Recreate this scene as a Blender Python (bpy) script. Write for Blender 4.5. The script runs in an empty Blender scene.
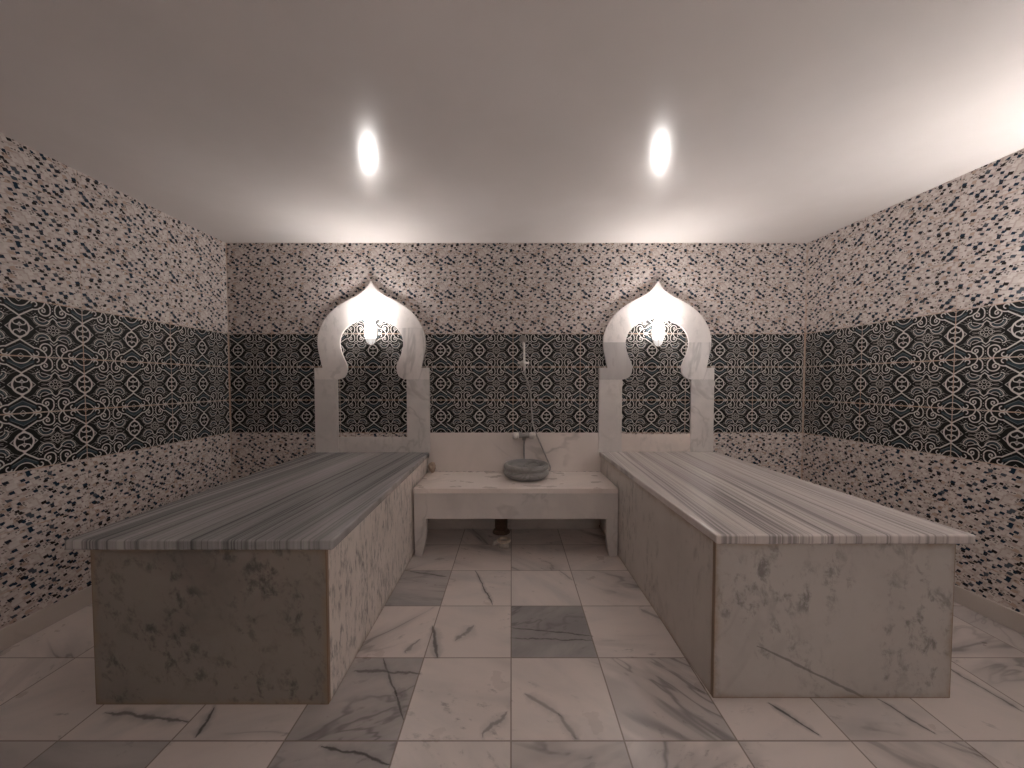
import bpy, bmesh, math, random
from mathutils import Vector, Matrix, noise as mnoise

scene = bpy.context.scene
COL = scene.collection
PI = math.pi

# ------------------------------------------------------------------ node helpers
class Net:
    """Small expression builder on top of a node tree."""
    def __init__(self, nt):
        self.nt = nt
    def new(self, t):
        return self.nt.nodes.new(t)
    def put(self, sock, v):
        if isinstance(v, X):
            self.nt.links.new(v.s, sock)
        elif isinstance(v, bpy.types.NodeSocket):
            self.nt.links.new(v, sock)
        else:
            sock.default_value = v
    def math(self, op, a, b=None, c=None, clamp=False):
        n = self.new('ShaderNodeMath'); n.operation = op; n.use_clamp = clamp
        self.put(n.inputs[0], a)
        if b is not None: self.put(n.inputs[1], b)
        if c is not None: self.put(n.inputs[2], c)
        return X(self, n.outputs[0])
    def vec(self, x, y, z=0.0):
        n = self.new('ShaderNodeCombineXYZ')
        self.put(n.inputs[0], x); self.put(n.inputs[1], y); self.put(n.inputs[2], z)
        return X(self, n.outputs[0])
    def coord(self):
        n = self.new('ShaderNodeTexCoord')
        s = self.new('ShaderNodeSeparateXYZ')
        self.nt.links.new(n.outputs['Object'], s.inputs[0])
        return [X(self, s.outputs[i]) for i in range(3)]
    def noise(self, v, scale=5.0, detail=4.0, rough=0.55, dist=0.0, w=None):
        n = self.new('ShaderNodeTexNoise')
        if w is not None:
            n.noise_dimensions = '4D'; self.put(n.inputs['W'], w)
        self.put(n.inputs['Vector'], v)
        n.inputs['Scale'].default_value = scale
        n.inputs['Detail'].default_value = detail
        n.inputs['Roughness'].default_value = rough
        n.inputs['Distortion'].default_value = dist
        return X(self, n.outputs['Fac'])
    def white(self, v):
        n = self.new('ShaderNodeTexWhiteNoise'); n.noise_dimensions = '3D'
        self.put(n.inputs['Vector'], v)
        return X(self, n.outputs['Value'])
    def step(self, v, lo, hi, a=0.0, b=1.0):
        n = self.new('ShaderNodeMapRange'); n.interpolation_type = 'SMOOTHSTEP'
        self.put(n.inputs['Value'], v)
        self.put(n.inputs['From Min'], lo); self.put(n.inputs['From Max'], hi)
        self.put(n.inputs['To Min'], a); self.put(n.inputs['To Max'], b)
        return X(self, n.outputs['Result'])
    def lin(self, v, lo, hi, a=0.0, b=1.0):
        n = self.new('ShaderNodeMapRange')
        self.put(n.inputs['Value'], v)
        n.inputs['From Min'].default_value = lo; n.inputs['From Max'].default_value = hi
        n.inputs['To Min'].default_value = a; n.inputs['To Max'].default_value = b
        return X(self, n.outputs['Result'])
    def mix(self, f, a, b):
        n = self.new('ShaderNodeMix'); n.data_type = 'RGBA'
        self.put(n.inputs[0], f)
        for s, v in ((n.inputs[6], a), (n.inputs[7], b)):
            if isinstance(v, tuple): s.default_value = (v[0], v[1], v[2], 1)
            else: self.put(s, v)
        return X(self, n.outputs[2])

class X:
    def __init__(self, net, s): self.n = net; self.s = s
    def __add__(self, o): return self.n.math('ADD', self, o)
    __radd__ = __add__
    def __sub__(self, o): return self.n.math('SUBTRACT', self, o)
    def __rsub__(self, o): return self.n.math('SUBTRACT', o, self)
    def __mul__(self, o): return self.n.math('MULTIPLY', self, o)
    __rmul__ = __mul__
    def __truediv__(self, o): return self.n.math('DIVIDE', self, o)

def ab(a): return a.n.math('ABSOLUTE', a)
def mn(a, b): return (a if isinstance(a, X) else b).n.math('MINIMUM', a, b)
def mx(a, b): return (a if isinstance(a, X) else b).n.math('MAXIMUM', a, b)
def gt(a, b): return a.n.math('GREATER_THAN', a, b)
def lt(a, b): return a.n.math('LESS_THAN', a, b)

def new_mat(name):
    m = bpy.data.materials.new(name); m.use_nodes = True
    nt = m.node_tree
    bsdf = nt.nodes['Principled BSDF']
    return m, Net(nt), bsdf

def simple(name, col, rough=0.4, metal=0.0, spec=0.5):
    m, n, b = new_mat(name)
    x, y, z = n.coord()
    f = n.noise(n.vec(x, y, z), 35, 3, .6)
    c = n.mix(n.step(f, .35, .7), tuple(k*.82 for k in col), tuple(min(1, k*1.1) for k in col))
    n.put(b.inputs['Base Color'], c)
    b.inputs['Roughness'].default_value = rough
    b.inputs['Metallic'].default_value = metal
    b.inputs['Specular IOR Level'].default_value = spec
    return m

# ------------------------------------------------------------------ arabesque tile (node group)
def ornament_group():
    g = bpy.data.node_groups.new('arabesque tile', 'ShaderNodeTree')
    g.interface.new_socket('U', in_out='INPUT', socket_type='NodeSocketFloat')
    g.interface.new_socket('V', in_out='INPUT', socket_type='NodeSocketFloat')
    g.interface.new_socket('Line', in_out='OUTPUT', socket_type='NodeSocketFloat')
    g.interface.new_socket('Teal', in_out='OUTPUT', socket_type='NodeSocketFloat')
    n = Net(g)
    gi = n.new('NodeGroupInput'); go = n.new('NodeGroupOutput')
    u = X(n, gi.outputs[0]); v = X(n, gi.outputs[1])
    x = ab(n.math('FRACT', u + 0.5) - 0.5)
    y = ab(n.math('FRACT', v + 0.5) - 0.5)
    p = n.vec(x, y)
    def D(cx, cy):
        k = n.new('ShaderNodeVectorMath'); k.operation = 'DISTANCE'
        n.put(k.inputs[0], p); k.inputs[1].default_value = (cx, cy, 0)
        return X(n, k.outputs['Value'])
    def seg(a, b, w):
        dx, dy = b[0]-a[0], b[1]-a[1]; l2 = dx*dx + dy*dy
        k = n.new('ShaderNodeVectorMath'); k.operation = 'DOT_PRODUCT'
        n.put(k.inputs[0], p); k.inputs[1].default_value = (dx/l2, dy/l2, 0)
        t = n.math('ADD', X(n, k.outputs['Value']), -(a[0]*dx + a[1]*dy)/l2, clamp=True)
        q = n.new('ShaderNodeVectorMath'); q.operation = 'MULTIPLY_ADD'
        n.put(q.inputs[0], n.vec(t, t, t).s); q.inputs[1].default_value = (dx, dy, 0); q.inputs[2].default_value = (a[0], a[1], 0)
        d = n.new('ShaderNodeVectorMath'); d.operation = 'DISTANCE'
        n.put(d.inputs[0], p); n.nt.links.new(q.outputs[0], d.inputs[1])
        return X(n, d.outputs['Value']) - w
    def ring(cx, cy, r, w=.0125): return ab(D(cx, cy) - r) - w
    L = []
    L.append(mx(ab(D(-.035, 0)-.170), y-.162)-.018)
    L.append(seg((.03, .160), (0, .19), .016))
    L.append(seg((.0, .205), (.2, .345), .016))
    L.append(seg((.118, .075), (.195, 0), .009))
    L.append(mx(ring(.2, .53, .187, .014), .2-x))
    L.append(mx(ring(0, .525, .15, .012), x-.115))
    L.append(seg((.11, .425), (.16, .485), .012))
    L.append(mx(ring(.222, .442, .04, .013), mn(.222-x, .442-y)))
    L.append(seg((.15, .492), (.225, .482), .013))
    L.append(ab(x-.315)*.6+ab(y-.5)-.012)
    L.append(ab(x+ab(y-.5)-.05)-.009)
    L.append(D(0, .5)-.014)
    L.append(mx(ring(.375, .345, .09, .014), y-.346))
    L.append(mx(ring(.33, .38, .135, .014), mx(.344-y, .375-x)))
    L.append(mx(ring(.335, .345, .05, .014), .344-y))
    L.append(mx(ring(.358, .345, .027, .013), y-.346))
    L.append(D(.34, .35)-.018)
    L.append(mx(ring(.33, .20, .125, .012), y-.18))
    L.append(mx(ring(.335, .215, .078, .009), y-.185))
    L.append(mx(ring(.247, .19, .036, .012), mx(.19-y, x-.27)))
    L.append(D(.262, .187)-.014)
    L.append(seg((.29, .215), (.43, .165), .010))
    L.append(seg((.43, .16), (.5, .225), .012))
    L.append(seg((.445, .23), (.5, .28), .011))
    L.append(D(.232, .275)-.012); L.append(D(.205, .25)-.010)
    L.append(D(.258, .252)-.010); L.append(D(.185, .285)-.008)
    L.append(ab((.5-x)*.8+y-.105)-.008)
    L.append(ab(D(.5, .052)-.027)-.009); L.append(ab(D(.437, 0)-.03)-.009)
    L.append(ab(.5-x+ab(y-.5)-.045)-.007)
    L.append(mx(ring(.048, .09, .042, .012), mn(.048-x, y-.09)))
    L.append(seg((.0, .03), (.062, .05), .010)); L.append(seg((0, 0), (0, .10), .007))
    L.append(mx(ring(.33, .205, .152, .005), y-.135))
    L.append(mx(ring(.0, .0, .240, .004), mx(.11-y, .06-x)))
    L.append(mx(ring(.0, .0, .285, .005), mx(.06-y, .06-x)))
    L.append(seg((.235, .03), (.285, .065), .007))
    L.append(seg((.205, .19), (.155, .20), .008)); L.append(seg((.285, .015), (.375, .0), .006))
    L.append(ab(ab(x-.155)+y-.022)-.004)
    L.append(seg((.0, .285), (.17, .385), .004))
    L.append(seg((.44, .06), (.385, .06), .006)); L.append(D(.5, .36)-.012); L.append(D(.5, .41)-.010)
    m = L[0]
    for k in L[1:]: m = mn(m, k)
    t = mx(mx(.27+.6*x-y, y-.345-.5*x), x-.19)
    t2 = mx(D(.33, .20)-.108, mx(.09-D(.335, .215), y-.2))
    t = mn(t, t2)
    n.put(go.inputs[0], n.lin(m, -.0085, .0, 1, 0))
    n.put(go.inputs[1], n.lin(t, -.005, .005, 1, 0))
    return g
ORN = ornament_group()

BAND0, BAND1 = 0.88, 1.78          # height of the patterned band
ROW = 0.30                          # tile height

def wall_material(name, axis, zones, edges=(), panels=(), flip=1):
    """zones: list of (upper limit of the wall coordinate, grout anchor, tile width)."""
    m, n, b = new_mat(name)
    x, y, z = n.coord()
    s = x if axis == 'x' else y
    # tile phase along the wall, in tiles
    ph = (s - zones[0][1]) / zones[0][2]
    for i in range(1, len(zones)):
        lim = zones[i-1][0]
        k = gt(s, lim)
        ph = ph * (1 - k) + ((s - zones[i][1]) / zones[i][2]) * k
    ph = ph * flip
    vz = (z - BAND0) / ROW
    g = n.new('ShaderNodeGroup'); g.node_tree = ORN
    n.put(g.inputs[0], ph * 2.0)
    n.put(g.inputs[1], vz - 0.5)
    line = X(n, g.outputs[0]); teal = X(n, g.outputs[1])
    tone = n.noise(n.vec(x*3, y*3, z*3), 1.2, 3)
    base = n.mix(n.step(tone, .3, .7), (.009, .009, .0085), (.013, .0125, .0115))
    c1 = n.mix(teal, base, (.03, .05, .062))
    c1 = n.mix(line, c1, (.60, .56, .53))
    # mosaic
    fu = n.math('FRACT', ph) * (0.6/0.0255)
    fv = n.math('FRACT', vz) * (0.3/0.0180)
    ca, sa = math.cos(.33), math.sin(.33)
    rx = fu*ca + fv*sa; ry = fv*ca - fu*sa
    def voro(feature, vx, vy, rnd, metric='CHEBYCHEV', sc=1.0):
        t = n.new('ShaderNodeTexVoronoi'); t.voronoi_dimensions = '2D'; t.feature = feature
        if feature == 'F1': t.distance = metric
        t.inputs['Scale'].default_value = sc; t.inputs['Randomness'].default_value = rnd
        n.put(t.inputs['Vector'], n.vec(vx, vy))
        return t
    t1 = voro('F1', rx, ry, .82)
    sp = n.new('ShaderNodeSeparateColor'); n.nt.links.new(t1.outputs['Color'], sp.inputs[0])
    R, G, B = [X(n, sp.outputs[i]) for i in range(3)]
    dist = X(n, t1.outputs['Distance'])
    light = n.mix(G, (.545, .48, .45), (.665, .61, .58))
    light = n.mix(gt(B, .93), light, (.46, .35, .29))
    light = n.mix(gt(dist, .47)*.55, light, (.40, .31, .27))
    dark = n.mix(n.step(G, .5, .75), (.010, .028, .052), (.018, .014, .013))
    dark = n.mix(gt(B, .85), dark, (.07, .085, .105))
    ps = n.new('ShaderNodeSeparateXYZ'); n.nt.links.new(t1.outputs['Position'], ps.inputs[0])
    quasi = n.math('FRACT', X(n, ps.outputs[0])*.5 + X(n, ps.outputs[1])*.26)
    chip = lt(n.math('FRACT', quasi + G*.16), .262) * lt(dist, n.lin(B, 0, 1, .36, .52))
    c2 = n.mix(chip, light, dark)
    t3 = voro('F1', rx*1.9+7.3, ry*1.9, .9)
    sp3 = n.new('ShaderNodeSeparateColor'); n.nt.links.new(t3.outputs['Color'], sp3.inputs[0])
    speck = gt(X(n, sp3.outputs[0]), .86) * lt(X(n, t3.outputs['Distance']), .36)
    c2 = n.mix(speck * .8, c2, (.07, .05, .045))
    # band selection
    top = BAND1
    for c0, c1_, zt in panels:                 # patterned tiles run higher inside the arches
        top = gt(s, c0) * lt(s, c1_) * (zt - BAND1) + top
    inb = gt(z, BAND0) * lt(z, top)
    c = n.mix(inb, c2, c1)
    # grout
    du = ab(n.math('FRACT', ph + .5) - .5) * 0.6
    dv = ab(n.math('FRACT', vz + .5) - .5) * ROW
    corner = n.math('ADD', 0.0, 0.0)
    for ed in edges:
        corner = mx(corner, lt(ab(s - ed), .010))
    gr = mx(mx(lt(du, .0024), lt(dv, .0034)), corner)
    gn = n.noise(n.vec(x*5, y*5, z*5), 1.0, 3)
    gc = n.mix(n.step(gn, .4, .65), (.52, .43, .37), (.50, .34, .25))
    c = n.mix(gr * n.lin(inb, 0, 1, .55, .85), c, gc)
    n.put(b.inputs['Base Color'], c)
    n.put(b.inputs['Roughness'], n.lin(inb, 0, 1, .45, .5))
    b.inputs['Specular IOR Level'].default_value = .14
    bp = n.new('ShaderNodeBump'); bp.inputs['Strength'].default_value = .25; bp.inputs['Distance'].default_value = .001
    n.put(bp.inputs['Height'], 1 - gr)
    n.nt.links.new(bp.outputs[0], b.inputs['Normal'])
    return m

# ------------------------------------------------------------------ marbles
def vein_dist(n, x, y, ax, ay, bx, by, wob, freq):
    dx, dy = bx-ax, by-ay; l2 = dx*dx + dy*dy
    k = n.noise(n.vec(x + ax*3.1, y + ay*1.7), freq, 4, .6) - .5
    px = x + k*wob*2; py = y - k*wob*2
    t = n.math('MULTIPLY', px*dx + py*dy - (ax*dx + ay*dy), 1/l2, clamp=True)
    ex = px - ax - t*dx; ey = py - ay - t*dy
    taper = n.step(t*(1-t), 0.0, .16, .35, 1.0)
    w = n.noise(n.vec(x*1.3 + by, y*1.3 + bx), freq*1.6, 3, .6)
    return n.math('SQRT', ex*ex + ey*ey) / (taper * n.lin(w, .3, .7, .45, 1.35))

def marble(name, base, cloud, vein, rough=.3, seed=0.0, cs=2.5, vs=1.8, vein_w=.025, vein_amt=.8,
           stretch=(1, 1, 1), speck=None, speck_amt=.6, speck_stretch=(1, 1, 1), rust=None, box=None, cov=.40, lines=()):
    """box: (axis pair, lo, hi) list used to stain the panel edges with rust."""
    m, n, b = new_mat(name)
    x, y, z = n.coord()
    v = n.vec((x+seed)*stretch[0], (y+seed*1.7)*stretch[1], (z+seed*.6)*stretch[2])
    f = n.noise(v, cs, 5, .6, .4)
    c = n.mix(n.step(f, .35, .72), base, cloud)
    r = ab(n.noise(v, vs, 4, .55, .9) - .5)
    a = n.noise(v, vs*.7+.3, 2, .5)
    c = n.mix(n.step(r, 0, vein_w, 1, 0) * n.step(a, .45, .62) * vein_amt, c, vein)
    if speck:
        q = n.vec((x+seed)*speck_stretch[0], (y+seed)*speck_stretch[1], (z+x*.25+y*.25)*speck_stretch[2])
        s1 = n.noise(q, 21, 5, .68, .3); s2 = n.noise(q, 3.4, 4, .65)
        c = n.mix(n.step(s1, .48, .68) * n.step(s2, cov, cov+.22) * speck_amt, c, speck)
    for ax, ay, bx, by, wd, amt in lines:      # single veins drawn across a front panel (x, z)
        c = n.mix(n.step(vein_dist(n, x, z, ax, ay, bx, by, .03, 6.0), wd*.3, wd, 1, 0)*amt, c, vein)
    if rust and box:
        e = None
        for ax, lo, hi in box:
            q = (x, y, z)[ax]
            d = mn(q - lo, hi - q)
            e = d if e is None else mn(e, d)
        rn = n.noise(n.vec(x, y, z), 7, 4, .65)
        stain = n.step(e + rn*.085, .026, .075, 1, 0) * .75
        c = n.mix(stain, c, rust)
        c = n.mix(n.step(e, .0015, .005, 1, 0)*.8, c, (.20, .115, .06))
    n.put(b.inputs['Base Color'], c)
    fr = n.noise(v, 9, 3)
    n.put(b.inputs['Roughness'], n.lin(fr, .3, .7, rough-.05, rough+.06))
    b.inputs['Specular IOR Level'].default_value = .5
    return m

def striped(name, base, mid, dark, seed, skew=0.0, rough=.24, bands=()):
    m, n, b = new_mat(name)
    x, y, z = n.coord()
    w = n.noise(n.vec(x*2.2, y*.8, seed), 1.0, 3, .5) * .05
    s = x + w + y*skew
    f1 = n.noise(n.vec(s*11, y*.16, seed), 1.0, 4, .65)
    f2 = n.noise(n.vec(s*42, y*.22, seed+4.0), 1.0, 3, .6)
    f3 = n.noise(n.vec(s*21, y*.12, seed+9.0), 1.0, 2, .5)
    c = n.mix(n.step(f1, .40, .58), base, mid)
    c = n.mix(n.step(f2, .50, .64)*n.step(f1, .36, .54, .25, .95), c, dark)
    c = n.mix(n.step(ab(f3-.5), 0, .022, 1, 0)*n.step(f1, .42, .6)*.85, c, tuple(k*.6 for k in dark))
    for bx, bw, amt in bands:
        c = n.mix(n.step(ab(x + w*.12 + y*skew - bx), bw*.4, bw, 1, 0)*amt, c, dark)
    g = n.noise(n.vec(x, y, z), 55, 3, .7)
    c = n.mix(n.step(g, .5, .8)*.25, c, dark)
    n.put(b.inputs['Base Color'], c)
    b.inputs['Roughness'].default_value = rough
    return m

FLOOR_VEINS = [
    (-0.255, 2.730, -0.115, 2.307, 0.006, 0.90), (-0.435, 2.105, -0.367, 1.862, 0.013, 0.80),
    (-0.003, 2.096, 0.426, 2.020, 0.007, 0.90), (-0.003, 2.004, 0.419, 1.984, 0.006, 0.80),
    (-0.619, 1.848, -0.428, 1.506, 0.007, 0.80), (-0.733, 1.770, -0.427, 1.757, 0.012, 0.70),
    (0.054, 1.641, 0.196, 1.530, 0.012, 0.45), (0.196, 1.530, 0.243, 1.424, 0.012, 0.45),
    (-0.108, 1.432, -0.018, 1.544, 0.010, 0.50), (-0.711, 1.403, -0.432, 1.331, 0.009, 0.90),
    (1.077, 1.589, 1.167, 1.445, 0.008, 0.90), (1.555, 1.609, 1.622, 1.445, 0.007, 0.80),
    (2.062, 1.789, 2.089, 1.544, 0.008, 0.70), (-1.231, 1.568, -1.188, 1.424, 0.008, 0.90),
    (-1.657, 1.544, -1.280, 1.497, 0.012, 0.70), (-0.722, 2.730, -0.445, 2.645, 0.008, 0.80),
    (0.770, 2.255, 0.877, 2.140, 0.020, 0.40), (0.345, 2.730, 0.411, 2.604, 0.010, 0.40),
    (-0.530, 1.897, -0.477, 1.988, 0.012, 0.50), (-0.294, 1.988, -0.200, 2.096, 0.016, 0.50)]
def floor_material():
    m, n, b = new_mat('floor marble tiles')
    x, y, z = n.coord()
    TX, TY, OY = .4245, .4405, 1.416
    tx = (x + .002)/TX; ty = (y - OY)/TY
    i = n.math('FLOOR', tx); j = n.math('FLOOR', ty)
    rnd = n.white(n.vec(i, j, 3.0)); rnd2 = n.white(n.vec(i, j, 11.0)); rnd3 = n.white(n.vec(i, j, 23.0))
    ang = n.lin(rnd2, 0, 1, -1.1, .7)
    ca = n.math('COSINE', ang); sa = n.math('SINE', ang)
    u = x*ca + y*sa; w = y*ca - x*sa
    v = n.vec(u*.7 + rnd*37.0, w*2.0 + rnd3*19.0, rnd2*11.0)
    def pick(ii, jj):
        return lt(ab(i-ii)+ab(j-jj), .5)
    grey = pick(0, 1)
    for q in ((-2, 0), (-2, -1), (-4, -1), (-2, 2)):
        grey = mx(grey, pick(*q)*.75)
    grey = mx(grey, gt(rnd3, .9)*.5)
    f = n.noise(v, 2.0, 5, .6, .5)
    c = n.mix(n.step(f, .38, .75), (.76, .68, .64), (.58, .54, .52))
    c = n.mix(grey, c, n.mix(n.step(f, .35, .7), (.42, .395, .385), (.24, .235, .24)))
    c = n.mix(rnd*.22, c, (.56, .49, .45))
    r = ab(n.noise(v, 1.35, 4, .55, .7) - .5)
    a = n.noise(v, .9, 2, .5)
    amt = n.step(a, n.lin(grey, 0, 1, .46, .30), .62)
    soft = n.step(r, 0, .12, 1, 0) * amt * .5
    c = n.mix(soft, c, (.27, .25, .25))
    c = n.mix(n.step(r, 0, .018, 1, 0) * amt * .55, c, (.10, .09, .088))
    sp = n.noise(n.vec(u*2.2+rnd*9.0, w*4.5, rnd3*5.0), 6, 4, .65)
    sp2 = n.noise(n.vec(x, y, rnd*6.0), 2.2, 2)
    c = n.mix(n.step(sp, .57, .72)*n.step(sp2, .46, .62)*.6, c, (.17, .155, .15))
    for ax, ay, bx, by, wd, amt in FLOOR_VEINS:
        q = vein_dist(n, x, y, ax, ay, bx, by, .035, 7.0)
        c = n.mix(n.step(q, 0, wd*4.5, 1, 0)*amt*.6, c, (.27, .25, .245))
        c = n.mix(n.step(q, wd*.2, wd*1.1, 1, 0)*amt, c, (.06, .053, .05))
    du = ab(n.math('FRACT', tx+.5)-.5)*TX; dv = ab(n.math('FRACT', ty+.5)-.5)*TY
    d = mn(du, dv)
    c = n.mix(n.step(d, .0018, .0042, 1, 0)*.8, c, (.20, .155, .125))
    n.put(b.inputs['Base Color'], c)
    fr = n.noise(n.vec(x, y, 0), 5, 4)
    n.put(b.inputs['Roughness'], n.lin(fr, .3, .7, .26, .40))
    bp = n.new('ShaderNodeBump'); bp.inputs['Strength'].default_value = .3; bp.inputs['Distance'].default_value = .001
    n.put(bp.inputs['Height'], n.step(d, .001, .004))
    n.nt.links.new(bp.outputs[0], b.inputs['Normal'])
    return m

# ------------------------------------------------------------------ geometry helpers
def obj(name, bm, mat, parent=None, origin=(0, 0, 0), smooth=False, local=False):
    """Vertices are given in world coordinates and stored relative to the thing's origin."""
    if not local:
        bmesh.ops.translate(bm, verts=bm.verts, vec=[-k for k in origin])
    bmesh.ops.recalc_face_normals(bm, faces=bm.faces)
    me = bpy.data.meshes.new(name); bm.to_mesh(me); bm.free()
    if smooth:
        for p in me.polygons: p.use_smooth = True
    o = bpy.data.objects.new(name, me); COL.objects.link(o)
    if mat: me.materials.append(mat)
    if parent is not None: o.parent = parent
    else: o.location = origin
    return o

def thing(name, label, cat, loc, group=None, rz=0.0):
    o = bpy.data.objects.new(name, None); COL.objects.link(o)
    o.empty_display_size = .1
    o.location = loc; o.rotation_euler = (0, 0, rz)
    o['label'] = label; o['category'] = cat
    if group: o['group'] = group
    return o

def tag(o, label, cat, group=None):
    o['label'] = label; o['category'] = cat
    if group: o['group'] = group
    return o

def struct(o):
    o['kind'] = 'structure'
    return o

def bevel_all(bm, off, seg=2, ang=.5):
    es = [e for e in bm.edges if len(e.link_faces) == 2 and e.calc_face_angle(0) > ang]
    bmesh.ops.bevel(bm, geom=es, offset=off, segments=seg, profile=.5, affect='EDGES', clamp_overlap=True)

def prism(poly, lo, hi, axis='z', bevel=0.0, seg=2):
    """Extrude a 2-D outline between lo and hi along an axis ('z': xy outline, 'y': xz outline)."""
    bm = bmesh.new()
    def P(a, b, c): return (a, b, c) if axis == 'z' else (a, c, b)
    n = len(poly)
    A = [bm.verts.new(P(p[0], p[1], lo)) for p in poly]
    B = [bm.verts.new(P(p[0], p[1], hi)) for p in poly]
    bm.faces.new(A); bm.faces.new(list(reversed(B)))
    for i in range(n):
        bm.faces.new((A[i], A[(i+1) % n], B[(i+1) % n], B[i]))
    bmesh.ops.recalc_face_normals(bm, faces=bm.faces)
    if bevel: bevel_all(bm, bevel, seg)
    return bm

def box(x0, x1, y0, y1, z0, z1, bevel=0.0, seg=2):
    return prism([(x0, y0), (x1, y0), (x1, y1), (x0, y1)], z0, z1, 'z', bevel, seg)

def lathe(bm, prof, c=(0, 0, 0), axis=(0, 0, 1), segs=40):
    """prof: list of (radius, height); radius 0 closes at a pole."""
    q = Vector((0, 0, 1)).rotation_difference(Vector(axis).normalized())
    c = Vector(c); rings = []
    for r, h in prof:
        if r < 1e-6:
            rings.append([bm.verts.new(c + q @ Vector((0, 0, h)))])
        else:
            rings.append([bm.verts.new(c + q @ Vector((r*math.cos(2*PI*k/segs), r*math.sin(2*PI*k/segs), h))) for k in range(segs)])
    for a, b in zip(rings, rings[1:]):
        for k in range(segs):
            k2 = (k+1) % segs
            if len(a) == 1 and len(b) == 1: break
            if len(a) == 1: bm.faces.new((a[0], b[k], b[k2]))
            elif len(b) == 1: bm.faces.new((a[k], a[k2], b[0]))
            else: bm.faces.new((a[k], a[k2], b[k2], b[k]))
    return bm

def catmull(pts, sub=8):
    P = [Vector(p) for p in pts]; out = []
    for i in range(len(P)-1):
        p0 = P[max(i-1, 0)]; p1 = P[i]; p2 = P[i+1]; p3 = P[min(i+2, len(P)-1)]
        for k in range(sub):
            t = k/sub
            out.append(.5*((2*p1) + (p2-p0)*t + (2*p0-5*p1+4*p2-p3)*t*t + (3*p1-p0-3*p2+p3)*t**3))
    out.append(P[-1])
    return out

def tube(bm, pts, r, segs=10):
    pts = [Vector(p) for p in pts]
    rs = r if isinstance(r, (list, tuple)) else [r]*len(pts)
    up = None; rings = []
    for i, p in enumerate(pts):
        t = (pts[min(i+1, len(pts)-1)] - pts[max(i-1, 0)]).normalized()
        if up is None:
            up = Vector((0, 0, 1)) if abs(t.z) < .9 else Vector((1, 0, 0))
        s = t.cross(up).normalized(); up = s.cross(t).normalized()
        rings.append([bm.verts.new(p + (s*math.cos(2*PI*k/segs) + up*math.sin(2*PI*k/segs))*rs[i]) for k in range(segs)])
    for a, b in zip(rings, rings[1:]):
        for k in range(segs):
            bm.faces.new((a[k], a[(k+1) % segs], b[(k+1) % segs], b[k]))
    bm.faces.new(rings[0]); bm.faces.new(list(reversed(rings[-1])))
    return bm

# ------------------------------------------------------------------ room shell
D = 3.541; CEIL = 2.59; FRONT = -2.1
XL = -2.56
DB = D - .002                      # things stand a hair off the back wall
def xr(y): return 2.655 + (D - y)*.055         # the right wall is a little out of square

wm_back = wall_material('tiles back wall', 'x', [(-.585, -2.17, .611), (.80, .014, .609), (9, 2.19, .611)], (XL, xr(D)), ((-1.56, -.96, 1.97), (1.01, 1.61, 1.97)))
wm_left = wall_material('tiles left wall', 'y', [(99, 2.34, .6)], (D,))
wm_right = wall_material('tiles right wall', 'y', [(99, 2.40, .6)], (D,))

T = .12
struct(obj('floor', prism([(XL, FRONT), (xr(FRONT), FRONT), (xr(D), D), (XL, D)], -T, 0), floor_material()))
m_ceil, n_, b_ = new_mat('satin ceiling paint')
cx_, cy_, cz_ = n_.coord()
cn = n_.noise(n_.vec(cx_, cy_, cz_), 1.1, 4, .6)
cc = n_.mix(n_.step(cn, .35, .7), (.74, .695, .67), (.79, .745, .725))
n_.put(b_.inputs['Base Color'], cc)
cf = n_.noise(n_.vec(cx_, cy_, cz_), 3, 4, .6)
n_.put(b_.inputs['Roughness'], n_.lin(cf, .3, .7, .165, .185))
b_.inputs['Specular IOR Level'].default_value = .45
struct(obj('ceiling', prism([(XL-T, FRONT-T), (xr(FRONT)+T, FRONT-T), (xr(D)+T, D+T), (XL-T, D+T)], CEIL, CEIL+T), m_ceil))
struct(obj('wall_back', box(XL-T, xr(D)+T, D, D+T, -T, CEIL), wm_back))
struct(obj('wall_left', box(XL-T, XL, FRONT, D, -T, CEIL), wm_left))
struct(obj('wall_right', prism([(xr(FRONT), FRONT), (xr(FRONT)+T, FRONT), (xr(D)+T, D), (xr(D), D)], -T, CEIL), wm_right))
struct(obj('wall_front', box(XL-T, xr(FRONT)+T, FRONT-T, FRONT, -T, CEIL), wm_back))

GLOW, GLOW_NEAR, GLOW_SIDE, GLOW_FILL = 310.0, 660.0, 95.0, 1180.0
RUST = (.30, .20, .12)
m_skirt = marble('skirting marble', (.56, .50, .455), (.47, .42, .385), (.25, .2, .17), rough=.35, seed=3.1, stretch=(1, .5, 1))
struct(obj('baseboard_left', box(XL, XL+.015, FRONT, D, 0, .108, .003), m_skirt))
struct(obj('baseboard_right', prism([(xr(FRONT)-.015, FRONT), (xr(FRONT), FRONT), (xr(D), D), (xr(D)-.015, D)], 0, .104, 'z', .003), m_skirt))

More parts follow.
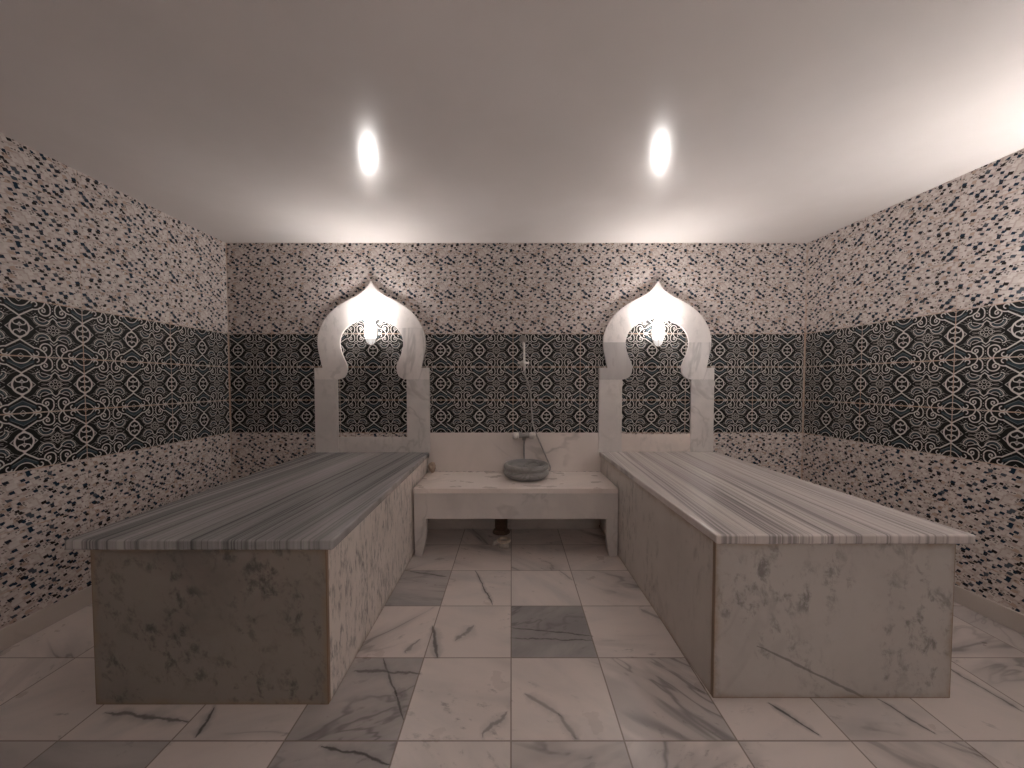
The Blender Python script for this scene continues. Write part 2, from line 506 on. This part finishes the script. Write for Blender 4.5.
# ------------------------------------------------------------------ benches
TOP = .708
def bench(label, outline_slab, outline_base, slab_t, mats, top):
    fl, fr, br, bl = outline_base
    ox = (fl[0]+fr[0]+br[0]+bl[0])/4; oy = (fl[1]+bl[1])/2
    O = (ox, oy, 0)
    t = thing('marble_bench', label, 'bench', O)
    z1 = top - slab_t
    p = .02
    # front panel covers the ends of the side panels
    obj('front_panel', prism([fl, fr, (fr[0], fr[1]+p), (fl[0], fl[1]+p)], 0, z1, 'z', .0015), mats[0], t, O)
    obj('side_panel', prism([(fl[0], fl[1]+p), (fl[0]+p, fl[1]+p), (bl[0]+p, bl[1]), bl], 0, z1, 'z', .001), mats[1], t, O)
    obj('side_panel', prism([(fr[0]-p, fr[1]+p), (fr[0], fr[1]+p), br, (br[0]-p, br[1])], 0, z1, 'z', .001), mats[2], t, O)
    s = prism(list(outline_slab), z1, top, 'z', .008, 3)
    obj('bench_top', s, mats[3], t, O)
    return t, O

def panel_mats(O, fl, fr, br, bl, z1, kind):
    if kind == 'left':
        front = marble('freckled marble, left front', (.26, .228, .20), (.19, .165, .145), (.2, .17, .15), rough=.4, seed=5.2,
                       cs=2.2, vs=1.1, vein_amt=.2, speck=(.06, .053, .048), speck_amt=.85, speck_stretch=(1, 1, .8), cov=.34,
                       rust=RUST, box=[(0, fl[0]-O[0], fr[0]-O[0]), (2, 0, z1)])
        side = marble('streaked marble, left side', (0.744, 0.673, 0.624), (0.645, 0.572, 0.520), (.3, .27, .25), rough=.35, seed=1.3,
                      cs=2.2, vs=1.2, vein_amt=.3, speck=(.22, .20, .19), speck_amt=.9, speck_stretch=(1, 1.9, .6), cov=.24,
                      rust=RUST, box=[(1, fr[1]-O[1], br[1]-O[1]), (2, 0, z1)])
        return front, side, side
    front = marble('veined marble, right front', (.53, .495, .465), (.44, .41, .385), (.16, .145, .135), rough=.38, seed=8.6,
                   cs=1.8, vs=.9, vein_w=.014, vein_amt=.12, lines=((1.03-O[0], .235, 1.53-O[0], -.01, .009, .75),), speck=(.15, .135, .125), speck_amt=.75, speck_stretch=(1, 1, .7),
                   rust=RUST, box=[(0, fl[0]-O[0], fr[0]-O[0]), (2, 0, z1)])
    side = marble('plain marble, right side', (0.583, 0.533, 0.494), (0.508, 0.464, 0.429), (.2, .18, .165), rough=.36, seed=14.1,
                  cs=1.6, vs=.8, vein_amt=.25, speck=(.16, .14, .13), speck_amt=.65, speck_stretch=(1, 1.2, .5),
                  rust=RUST, box=[(1, fl[1]-O[1], bl[1]-O[1]), (2, 0, z1)])
    return front, side, side

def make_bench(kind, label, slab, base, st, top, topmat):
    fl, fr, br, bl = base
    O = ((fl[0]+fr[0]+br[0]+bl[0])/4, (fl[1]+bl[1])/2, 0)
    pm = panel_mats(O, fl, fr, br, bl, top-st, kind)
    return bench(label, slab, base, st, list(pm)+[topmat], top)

m_top_l = striped('grey striped marble', (.42, .40, .395), (.30, .29, .29), (.15, .148, .15), 2.7, skew=-.08)
m_top_r = striped('pale striped marble', (.66, .60, .575), (.53, .485, .465), (.30, .275, .27), 6.4, skew=-.04,
                  bands=[(b_ - 1.3408 + .039, w_, a_) for b_, w_, a_ in ((.895, .006, .8), (.943, .007, .8), (1.02, .004, .6), (1.10, .012, .9), (1.118, .004, .9), (1.30, .008, .5), (1.46, .005, .6), (1.62, .010, .4), (1.70, .006, .5))])
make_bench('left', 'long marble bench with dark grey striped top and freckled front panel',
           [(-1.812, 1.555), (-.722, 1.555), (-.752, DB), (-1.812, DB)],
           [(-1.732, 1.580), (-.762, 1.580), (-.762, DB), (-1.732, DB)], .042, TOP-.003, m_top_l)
make_bench('right', 'long marble bench with pale pinkish striped top and veined front panel',
           [(.850, 1.593), (1.926, 1.593), (1.855, DB), (.802, DB)],
           [(.856, 1.614), (1.866, 1.614), (1.795, DB), (.812, DB)], .040, TOP+.003, m_top_r)

# ------------------------------------------------------------------ arches
OUT = [(0, 2.250), (.026, 2.207), (.053, 2.173), (.090, 2.141), (.138, 2.111), (.200, 2.081), (.259, 2.049), (.315, 2.013),
       (.362, 1.974), (.402, 1.930), (.434, 1.881), (.459, 1.833), (.475, 1.783), (.485, 1.735), (.487, 1.685), (.482, 1.635),
       (.472, 1.586), (.460, 1.530), (.445, 1.472)]
INN = [(0, 1.921), (.045, 1.915), (.09, 1.903), (.138, 1.885), (.179, 1.863), (.214, 1.838), (.242, 1.809), (.265, 1.775), (.278, 1.738),
       (.284, 1.703), (.283, 1.667), (.274, 1.627), (.261, 1.586), (.245, 1.548), (.230, 1.515), (.220, 1.483), (.224, 1.438),
       (.234, 1.408), (.252, 1.386), (.280, 1.372), (.311, 1.366)]
def split_at(line, z):
    for k in range(len(line)-1):
        (a, za), (b, zb) = line[k], line[k+1]
        if za >= z >= zb:
            t = (za-z)/(za-zb)
            return k, (a+(b-a)*t, z)

def make_arch(label, cx, zb, mats, sill_top, split):
    O = (cx, D, zb)
    t = thing('marble_arch', label, 'arch', O)
    y0, y1 = D-.024, DB
    ko, po = split_at(OUT, split); ki, pi = split_at(INN, split)
    up = OUT[:ko+1] + [po]; lo = [po] + OUT[ko+1:]
    iu = INN[:ki+1] + [pi]; il = [pi] + INN[ki+1:]
    head = [(cx-x, z) for x, z in reversed(up)] + [(cx+x, z) for x, z in up[1:]] + \
           [(cx+x, z) for x, z in reversed(iu)] + [(cx-x, z) for x, z in iu[1:]]
    obj('arch_head', prism(head, y0, y1, 'y', .002), mats[0], t, O)
    for s in (-1, 1):
        sh = lo + [(.518, 1.471), (.518, 1.366)] + list(reversed(il))
        o = obj('arch_shoulder', prism([(cx+s*x, z) for x, z in sh], y0+.0005, y1, 'y', .002), mats[1] if s < 0 else mats[2], t, O)
        j = [(.312, zb), (.312, 1.3655), (.519, 1.3655), (.519, zb)]
        obj('jamb', prism([(cx+s*x, z) for x, z in j], y0, y1, 'y', .002), mats[3], t, O)
    obj('sill_panel', box(cx-.3115, cx+.3115, D-.019, DB, zb, sill_top, .002), mats[4], t, O)
    return t

WH = dict(rough=.32, cs=3.2, vs=1.9, vein_w=.035, speck=(.34, .315, .30), speck_amt=.35, speck_stretch=(1, 1, .5))
ma = marble('arch marble', (0.794, 0.737, 0.702), (0.694, 0.641, 0.611), (.40, .36, .34), seed=2.2, vein_amt=.4, **WH)
mb = marble('arch marble veined', (0.719, 0.667, 0.637), (0.620, 0.572, 0.546), (.32, .29, .28), seed=9.4, vein_amt=.5, stretch=(1.6, 1, .5), **WH)
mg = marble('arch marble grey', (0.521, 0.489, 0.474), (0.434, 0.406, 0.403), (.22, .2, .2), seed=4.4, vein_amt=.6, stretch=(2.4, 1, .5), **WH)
mj = marble('jamb marble', (0.694, 0.648, 0.617), (0.583, 0.546, 0.527), (.35, .32, .30), seed=6.1, vein_amt=.4, **WH)
ms = marble('sill marble', (0.769, 0.679, 0.624), (0.670, 0.591, 0.546), (.38, .33, .3), seed=7.7, vein_amt=.3, **WH)
make_arch('pointed marble arch on the back wall above the grey striped bench', -1.258, TOP-.003, (ma, ma, mb, mj, mj), .845, 1.83)
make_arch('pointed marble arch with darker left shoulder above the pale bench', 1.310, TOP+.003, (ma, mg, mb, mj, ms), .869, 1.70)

# ------------------------------------------------------------------ shelf between the benches
m_shelf = marble('shelf marble', (0.818, 0.730, 0.676), (0.694, 0.622, 0.579), (.38, .33, .31), rough=.3, seed=11.0, cs=1.8, vs=1.0, vein_amt=.4, stretch=(.6, 1, 1))
m_apron = marble('apron marble', (0.620, 0.572, 0.539), (0.533, 0.495, 0.474), (.28, .25, .24), rough=.34, seed=12.7, cs=2.6, vs=1.6, vein_amt=.35)
SO = (.03, 3.24, 0)
sh = thing('marble_shelf', 'low marble shelf with two curved legs spanning between both benches', 'shelf', SO)
obj('shelf_top', prism([(-.752, 2.954), (.8195, 2.954), (.8085, 3.520), (-.758, 3.520)], .492, .530, 'z', .003), m_shelf, sh, SO)
obj('apron', box(-.749, .819, 2.958, 2.978, .2935, .4915, .0015), m_apron, sh, SO)
def leg_outline(x0, x1, xb0, xb1, inner):
    pts = []
    N = 8
    for k in range(N+1):
        t = k/N; z = .293*(1-t)
        e = t**2.2
        pts.append((x0+(xb0-x0)*(e if inner == 0 else t), z))
    for k in range(N, -1, -1):
        t = k/N; z = .293*(1-t)
        e = t**2.2
        pts.append((x1+(xb1-x1)*(e if inner == 1 else t), z))
    return pts
obj('leg', prism(leg_outline(-.749, -.655, -.742, -.692, 1), 2.960, 3.03, 'y', .002), m_apron, sh, SO)
obj('leg', prism(leg_outline(.728, .818, .752, .816, 0), 2.960, 3.03, 'y', .002), m_apron, sh, SO)

m_splash = marble('splashback marble', (0.719, 0.648, 0.605), (0.620, 0.559, 0.520), (.30, .26, .245), rough=.33, seed=16.3, cs=1.6, vs=1.1, vein_amt=.5)
tag(obj('marble_splashback', prism([(-.7605, .5305), (.8105, .5305), (.8105, .650), (.799, .670), (.799, .7095), (.7895, .7095), (.7895, .882), (-.7365, .882), (-.7365, .7035), (-.7475, .7035), (-.7475, .664), (-.7605, .640)], D-.019, DB, 'y', .0015), m_splash, None, (.026, D, .5305)),
    'plain marble splashback slab behind the basin between the two arches', 'splashback')
m_under = marble('lower wall marble', (0.570, 0.508, 0.468), (0.471, 0.419, 0.390), (.25, .21, .19), rough=.4, seed=18.3)
for k, (a, b2) in enumerate(((-.755, -.356), (-.353, .25), (.253, .80))):
    struct(obj('trim_%d' % (k+1), box(a, b2, D-.014, D, 0, .488, .0015), m_under))

# ------------------------------------------------------------------ basin
m_basin = marble('grey basin marble', (.30, .285, .275), (.18, .172, .17), (.10, .095, .095), rough=.38, seed=21.0, cs=7, vs=4, vein_amt=.5, stretch=(1, 1, 2))
bm = bmesh.new()
lathe(bm, [(0, 0), (.140, 0), (.152, .003), (.172, .016), (.187, .032), (.194, .048), (.190, .060), (.177, .067), (.173, .074), (.175, .080),
           (.188, .086), (.1915, .096), (.1905, .110), (.184, .121), (.177, .126), (.170, .126), (.163, .121), (.158, .108), (.148, .07), (.125, .042), (.08, .028), (0, .025)],
      (.125, 3.298, .5302), segs=56)
tag(obj('stone_basin', bm, m_basin, None, (.125, 3.298, .5302), True),
    'round grey marble basin with a grooved band standing on the shelf', 'basin')

# ------------------------------------------------------------------ taps and shower
m_chrome = simple('brushed chrome', (.72, .68, .64), .30, .55)
m_darkchrome = simple('dull chrome', (.36, .34, .325), .32, .6)
m_hose = simple('grey metal hose', (.40, .38, .365), .36, .6)
MX, MY, MZ = .113, 3.462, .866
MO = (MX, D-.019, MZ)
mt = thing('mixer_tap', 'chrome two-knob mixer tap on the wall over the basin', 'tap', MO)
bm = bmesh.new()
lathe(bm, [(0, -.05), (.019, -.05), (.021, -.045), (.021, .045), (.019, .05), (0, .05)], (MX, MY, MZ), (1, 0, 0), 24)
lathe(bm, [(0, -.03), (.017, -.03), (.017, .02), (.013, .03), (0, .03)], (MX, MY, MZ-.012), (0, 0, 1), 20)
obj('body', bm, m_darkchrome, mt, MO, True)
for s in (-1, 1):
    bm = bmesh.new()
    lathe(bm, [(0, .046), (.020, .046), (.029, .050), (.031, .056), (.031, .092), (.028, .099), (.018, .103), (0, .104)], (MX, MY, MZ), (s, 0, 0), 28)
    obj('knob', bm, m_chrome, mt, MO, True)
    bm = bmesh.new()
    lathe(bm, [(0, 0), (.026, 0), (.026, .006), (.013, .012), (.013, .060), (0, .060)], (MX+s*.03, D-.0192, MZ), (0, -1, 0), 20)
    obj('wall_union', bm, m_darkchrome, mt, MO, True)
bm = bmesh.new()
hp = [(.114, 3.470, 1.452), (.118, 3.474, 1.415), (.140, 3.490, 1.36), (.165, 3.508, 1.28), (.176, 3.512, 1.20), (.184, 3.512, 1.06), (.196, 3.505, .95),
      (.236, 3.500, .848), (.290, 3.500, .72), (.340, 3.500, .605), (.350, 3.495, .560), (.325, 3.495, .5375), (.270, 3.502, .545), (.190, 3.511, .555),
      (.130, 3.511, .600), (.114, 3.508, .68), (.112, 3.492, .76), (.113, 3.474, .80), (.113, 3.462, .819)]
tube(bm, catmull(hp, 7), .0068, 10)
SHO = (.106, D, 1.512)
br = thing('shower_bracket', 'small chrome wall bracket on the patterned tiles holding the shower', 'bracket', SHO)
bk = bmesh.new()
lathe(bk, [(0, 0), (.026, 0), (.026, .007), (.02, .011), (0, .011)], (.100, D, 1.512), (0, -1, 0), 28)
obj('wall_plate', bk, m_chrome, br, SHO, True)
bk = bmesh.new()
tube(bk, [(.100, D-.010, 1.512), (.100, D-.052, 1.512)], .009, 14)
tube(bk, [(.055, D-.050, 1.514), (.158, D-.050, 1.514)], .0105, 14)
obj('holder_arm', bk, m_chrome, br, SHO, True)
HO = (.114, 3.470, 1.452)
hs = thing('hand_shower', 'chrome hand shower with trailing hose hanging in the wall bracket', 'shower', HO)
obj('hose', bm, m_hose, hs, HO, True)
bm = bmesh.new()
tube(bm, [(.114, 3.469, 1.448), (.114, 3.469, 1.50), (.113, 3.467, 1.54), (.112, 3.463, 1.60), (.110, 3.457, 1.66), (.106, 3.446, 1.705)],
     [.009, .011, .010, .0095, .011, .013], 16)
obj('handle', bm, m_chrome, hs, HO, True)
bm = bmesh.new()
lathe(bm, [(0, -.016), (.018, -.016), (.030, -.008), (.036, .006), (.036, .012), (.032, .015), (0, .015)], (.103, 3.436, 1.722), (-.15, -.75, -.55), 28)
obj('shower_head', bm, m_darkchrome, hs, HO, True)

# ------------------------------------------------------------------ under the shelf
m_pipe = simple('stained brown pipe', (.13, .075, .05), .55)
PO = (-.092, 3.445, 0)
wp = thing('waste_pipe', 'dark brown waste pipe standing in the shadow under the shelf', 'pipe', PO)
bm = bmesh.new()
lathe(bm, [(.0, .018), (.056, .018), (.056, .489), (.0, .489)], PO, segs=28)
obj('pipe', bm, m_pipe, wp, PO, True)
bm = bmesh.new()
lathe(bm, [(.0, .0005), (.078, .0005), (.078, .010), (.068, .024), (.058, .030), (.0, .030)], PO, segs=32)
obj('floor_collar', bm, m_pipe, wp, PO, True)
m_brass = simple('limescaled drain rim', (.72, .62, .50), .35, .2)
m_stub = simple('grey plastic', (.52, .47, .42), .5)
DO = (-.062, 3.135, 0)
dr = thing('drain_stub', 'short grey drain stub with tan rim on the floor under the shelf', 'drain', DO)
bm = bmesh.new()
lathe(bm, [(0, .0005), (.043, .0005), (.043, .050), (.034, .050), (.034, .02), (0, .02)], DO, segs=32)
obj('stub_pipe', bm, m_stub, dr, DO, True)
bm = bmesh.new()
lathe(bm, [(.036, .046), (.052, .046), (.055, .052), (.055, .062), (.050, .067), (.036, .067), (.036, .046)], DO, segs=32)
obj('rim', bm, m_brass, dr, DO, True)
bm = bmesh.new()
tube(bm, catmull([(-.105, 3.140, .040), (-.128, 3.142, .043), (-.142, 3.146, .036), (-.147, 3.150, .014)], 5), .014, 12)
obj('side_inlet', bm, m_stub, dr, DO, True)

# ------------------------------------------------------------------ pumice by the left bench
bm = bmesh.new()
bmesh.ops.create_icosphere(bm, subdivisions=4, radius=.5)
for v in bm.verts:
    d = 1 + .35*mnoise.noise(v.co*3.0) + .12*mnoise.noise(v.co*9.0)
    v.co = Vector((v.co.x*.068*d, v.co.y*.06*d, v.co.z*.090*d + .044))
zmin = min(v.co.z for v in bm.verts)
for v in bm.verts: v.co += Vector((-.708, 3.468, .5302 - zmin))
m_pum = simple('tan porous stone', (.42, .32, .25), .9)
tag(obj('pumice_stone', bm, m_pum, None, (-.708, 3.468, .5302), True), 'small tan rough stone in the left corner of the shelf', 'stone')

# ------------------------------------------------------------------ wall lamps
LAMP_COL = (1.0, .95, .92, 1)
def glow(name, strength):
    m, n, b = new_mat(name)
    b.inputs['Base Color'].default_value = (.9, .88, .85, 1)
    b.inputs['Roughness'].default_value = .35
    b.inputs['Emission Color'].default_value = LAMP_COL
    # glow shaped to favour the ceiling: crown strongest, foot and wall side weakest
    x, y, z = n.coord()
    n.put(b.inputs['Emission Strength'], n.step(z, -.014, .0, 0, .85) * strength + n.step(z, -.172, -.08, .0012, .115) * n.step(y, -.125, -.055, 1.0, .30) * strength)
    return m
m_glow = glow('lit frosted glass', GLOW)
m_glow3 = glow('lit frosted glass, brighter bulb', GLOW_NEAR)
m_glow_fill = glow('lit frosted glass, lamp behind the camera', GLOW_FILL)  # for the added fill lamp
m_glow2 = glow('lit frosted glass, lamp beside the camera', GLOW_SIDE)
m_cage = simple('painted lamp metal', (.42, .39, .37), .4, .4)
def make_lamp(label, loc, rz=0.0):
    t = thing('wall_lamp', label, 'lamp', loc, None, rz)
    A = -.090                       # jar axis, out from the wall
    def part(name, bm, mat, sm=True, parent=None):
        return obj(name, bm, mat, parent or t, local=True, smooth=sm)
    bm = bmesh.new()
    lathe(bm, [(0, .001), (.034, .001), (.034, .009), (.026, .014), (0, .014)], (0, 0, 0), (0, -1, 0), 32)
    for v in bm.verts: v.co.z = v.co.z*2.2 - .095
    part('wall_plate', bm, m_cage)
    bm = bmesh.new()
    tube(bm, catmull([(0, -.010, -.06), (0, -.022, -.045), (0, -.024, -.01), (0, -.030, .012), (0, -.045, .008), (0, -.060, -.012)], 6), .008, 14)
    lathe(bm, [(0, -.020), (.016, -.017), (.024, -.008), (.024, .008), (.016, .017), (0, .020)], (0, -.036, .014), (0, -1, .2), 24)
    part('arm', bm, m_cage)
    bm = bmesh.new()
    lathe(bm, [(0, .004), (.018, .003), (.031, -.001), (.0365, -.010), (.040, -.022), (.044, -.045), (.0465, -.07), (.0465, -.12), (.043, -.165), (.034, -.195), (.018, -.212), (0, -.218)], (0, A, 0), segs=32)
    part('glass_jar', bm, m_glow)
    bm = bmesh.new()
    for k in range(6):
        a = 2*PI*(k+.25)/6
        prof = [(.046, -.05), (.0485, -.07), (.0495, -.12), (.046, -.165), (.037, -.198), (.019, -.217), (0, -.2225)]
        tube(bm, catmull([(r*math.cos(a), A+r*math.sin(a), z) for r, z in prof], 3), .0018, 6)
    for zz, rr in ((-.05, .0465), (-.165, .0465)):
        ring = [(rr*math.cos(2*PI*k/28), A+rr*math.sin(2*PI*k/28), zz) for k in range(29)]
        tube(bm, ring, .0018, 6)
    part('wire_cage', bm, m_cage)
    return t
lamp = make_lamp('lit caged jar lamp inside the arch over the grey striped bench', (-1.240, D, 1.888))
def copy_thing(root, label, loc, rz, jar=None):
    r = root.copy(); COL.objects.link(r); r.location = loc; r.rotation_euler = (0, 0, rz); r['label'] = label
    for ch in list(root.children):
        c = ch.copy(); COL.objects.link(c); c.parent = r
        if jar and ch.name.startswith('glass_jar'):
            c.material_slots[0].link = 'OBJECT'; c.material_slots[0].material = jar
    return r
copy_thing(lamp, 'lit caged jar lamp inside the arch over the pale striped bench', (1.292, D, 1.876), 0)
# the same lamps again along the right wall, outside the frame
copy_thing(lamp, 'lit caged jar lamp on the right wall above the front of the pale bench', (xr(1.62), 1.62, 1.72), -PI/2-.055, m_glow3)
copy_thing(lamp, 'lit caged jar lamp on the right wall nearest the camera', (xr(.5), .5, 1.93), -PI/2-.055, m_glow2)
copy_thing(lamp, 'unseen fill lamp added on the wall behind the camera', (.55, FRONT, 1.93), PI, m_glow_fill)  # unseen lamp, added to fill the surfaces that face the camera

# ------------------------------------------------------------------ camera, world, colour
cam_d = bpy.data.cameras.new('camera'); cam = bpy.data.objects.new('camera', cam_d); COL.objects.link(cam)
cam.location = (0, 0, 1.344)
cam.rotation_euler = (math.radians(90-1.97), 0, 0)
cam_d.sensor_fit = 'HORIZONTAL'; cam_d.sensor_width = 36
cam_d.lens = 390*36/1024
cam_d.shift_x = (512-511.5)/1024
cam_d.shift_y = (395.4-384)/1024
cam_d.clip_start = .02
scene.camera = cam

w = bpy.data.worlds.new('world'); scene.world = w; w.use_nodes = True
w.node_tree.nodes['Background'].inputs[0].default_value = (0, 0, 0, 1)
w.node_tree.nodes['Background'].inputs[1].default_value = 0.0

scene.view_settings.view_transform = 'Standard'
scene.view_settings.look = 'None'
scene.view_settings.gamma = 1.0
scene.view_settings.use_curve_mapping = False
scene.view_settings.exposure = 0.9
scene.cycles.use_denoising = True
scene.cycles.max_bounces = 16
scene.cycles.diffuse_bounces = 10
scene.cycles.glossy_bounces = 6
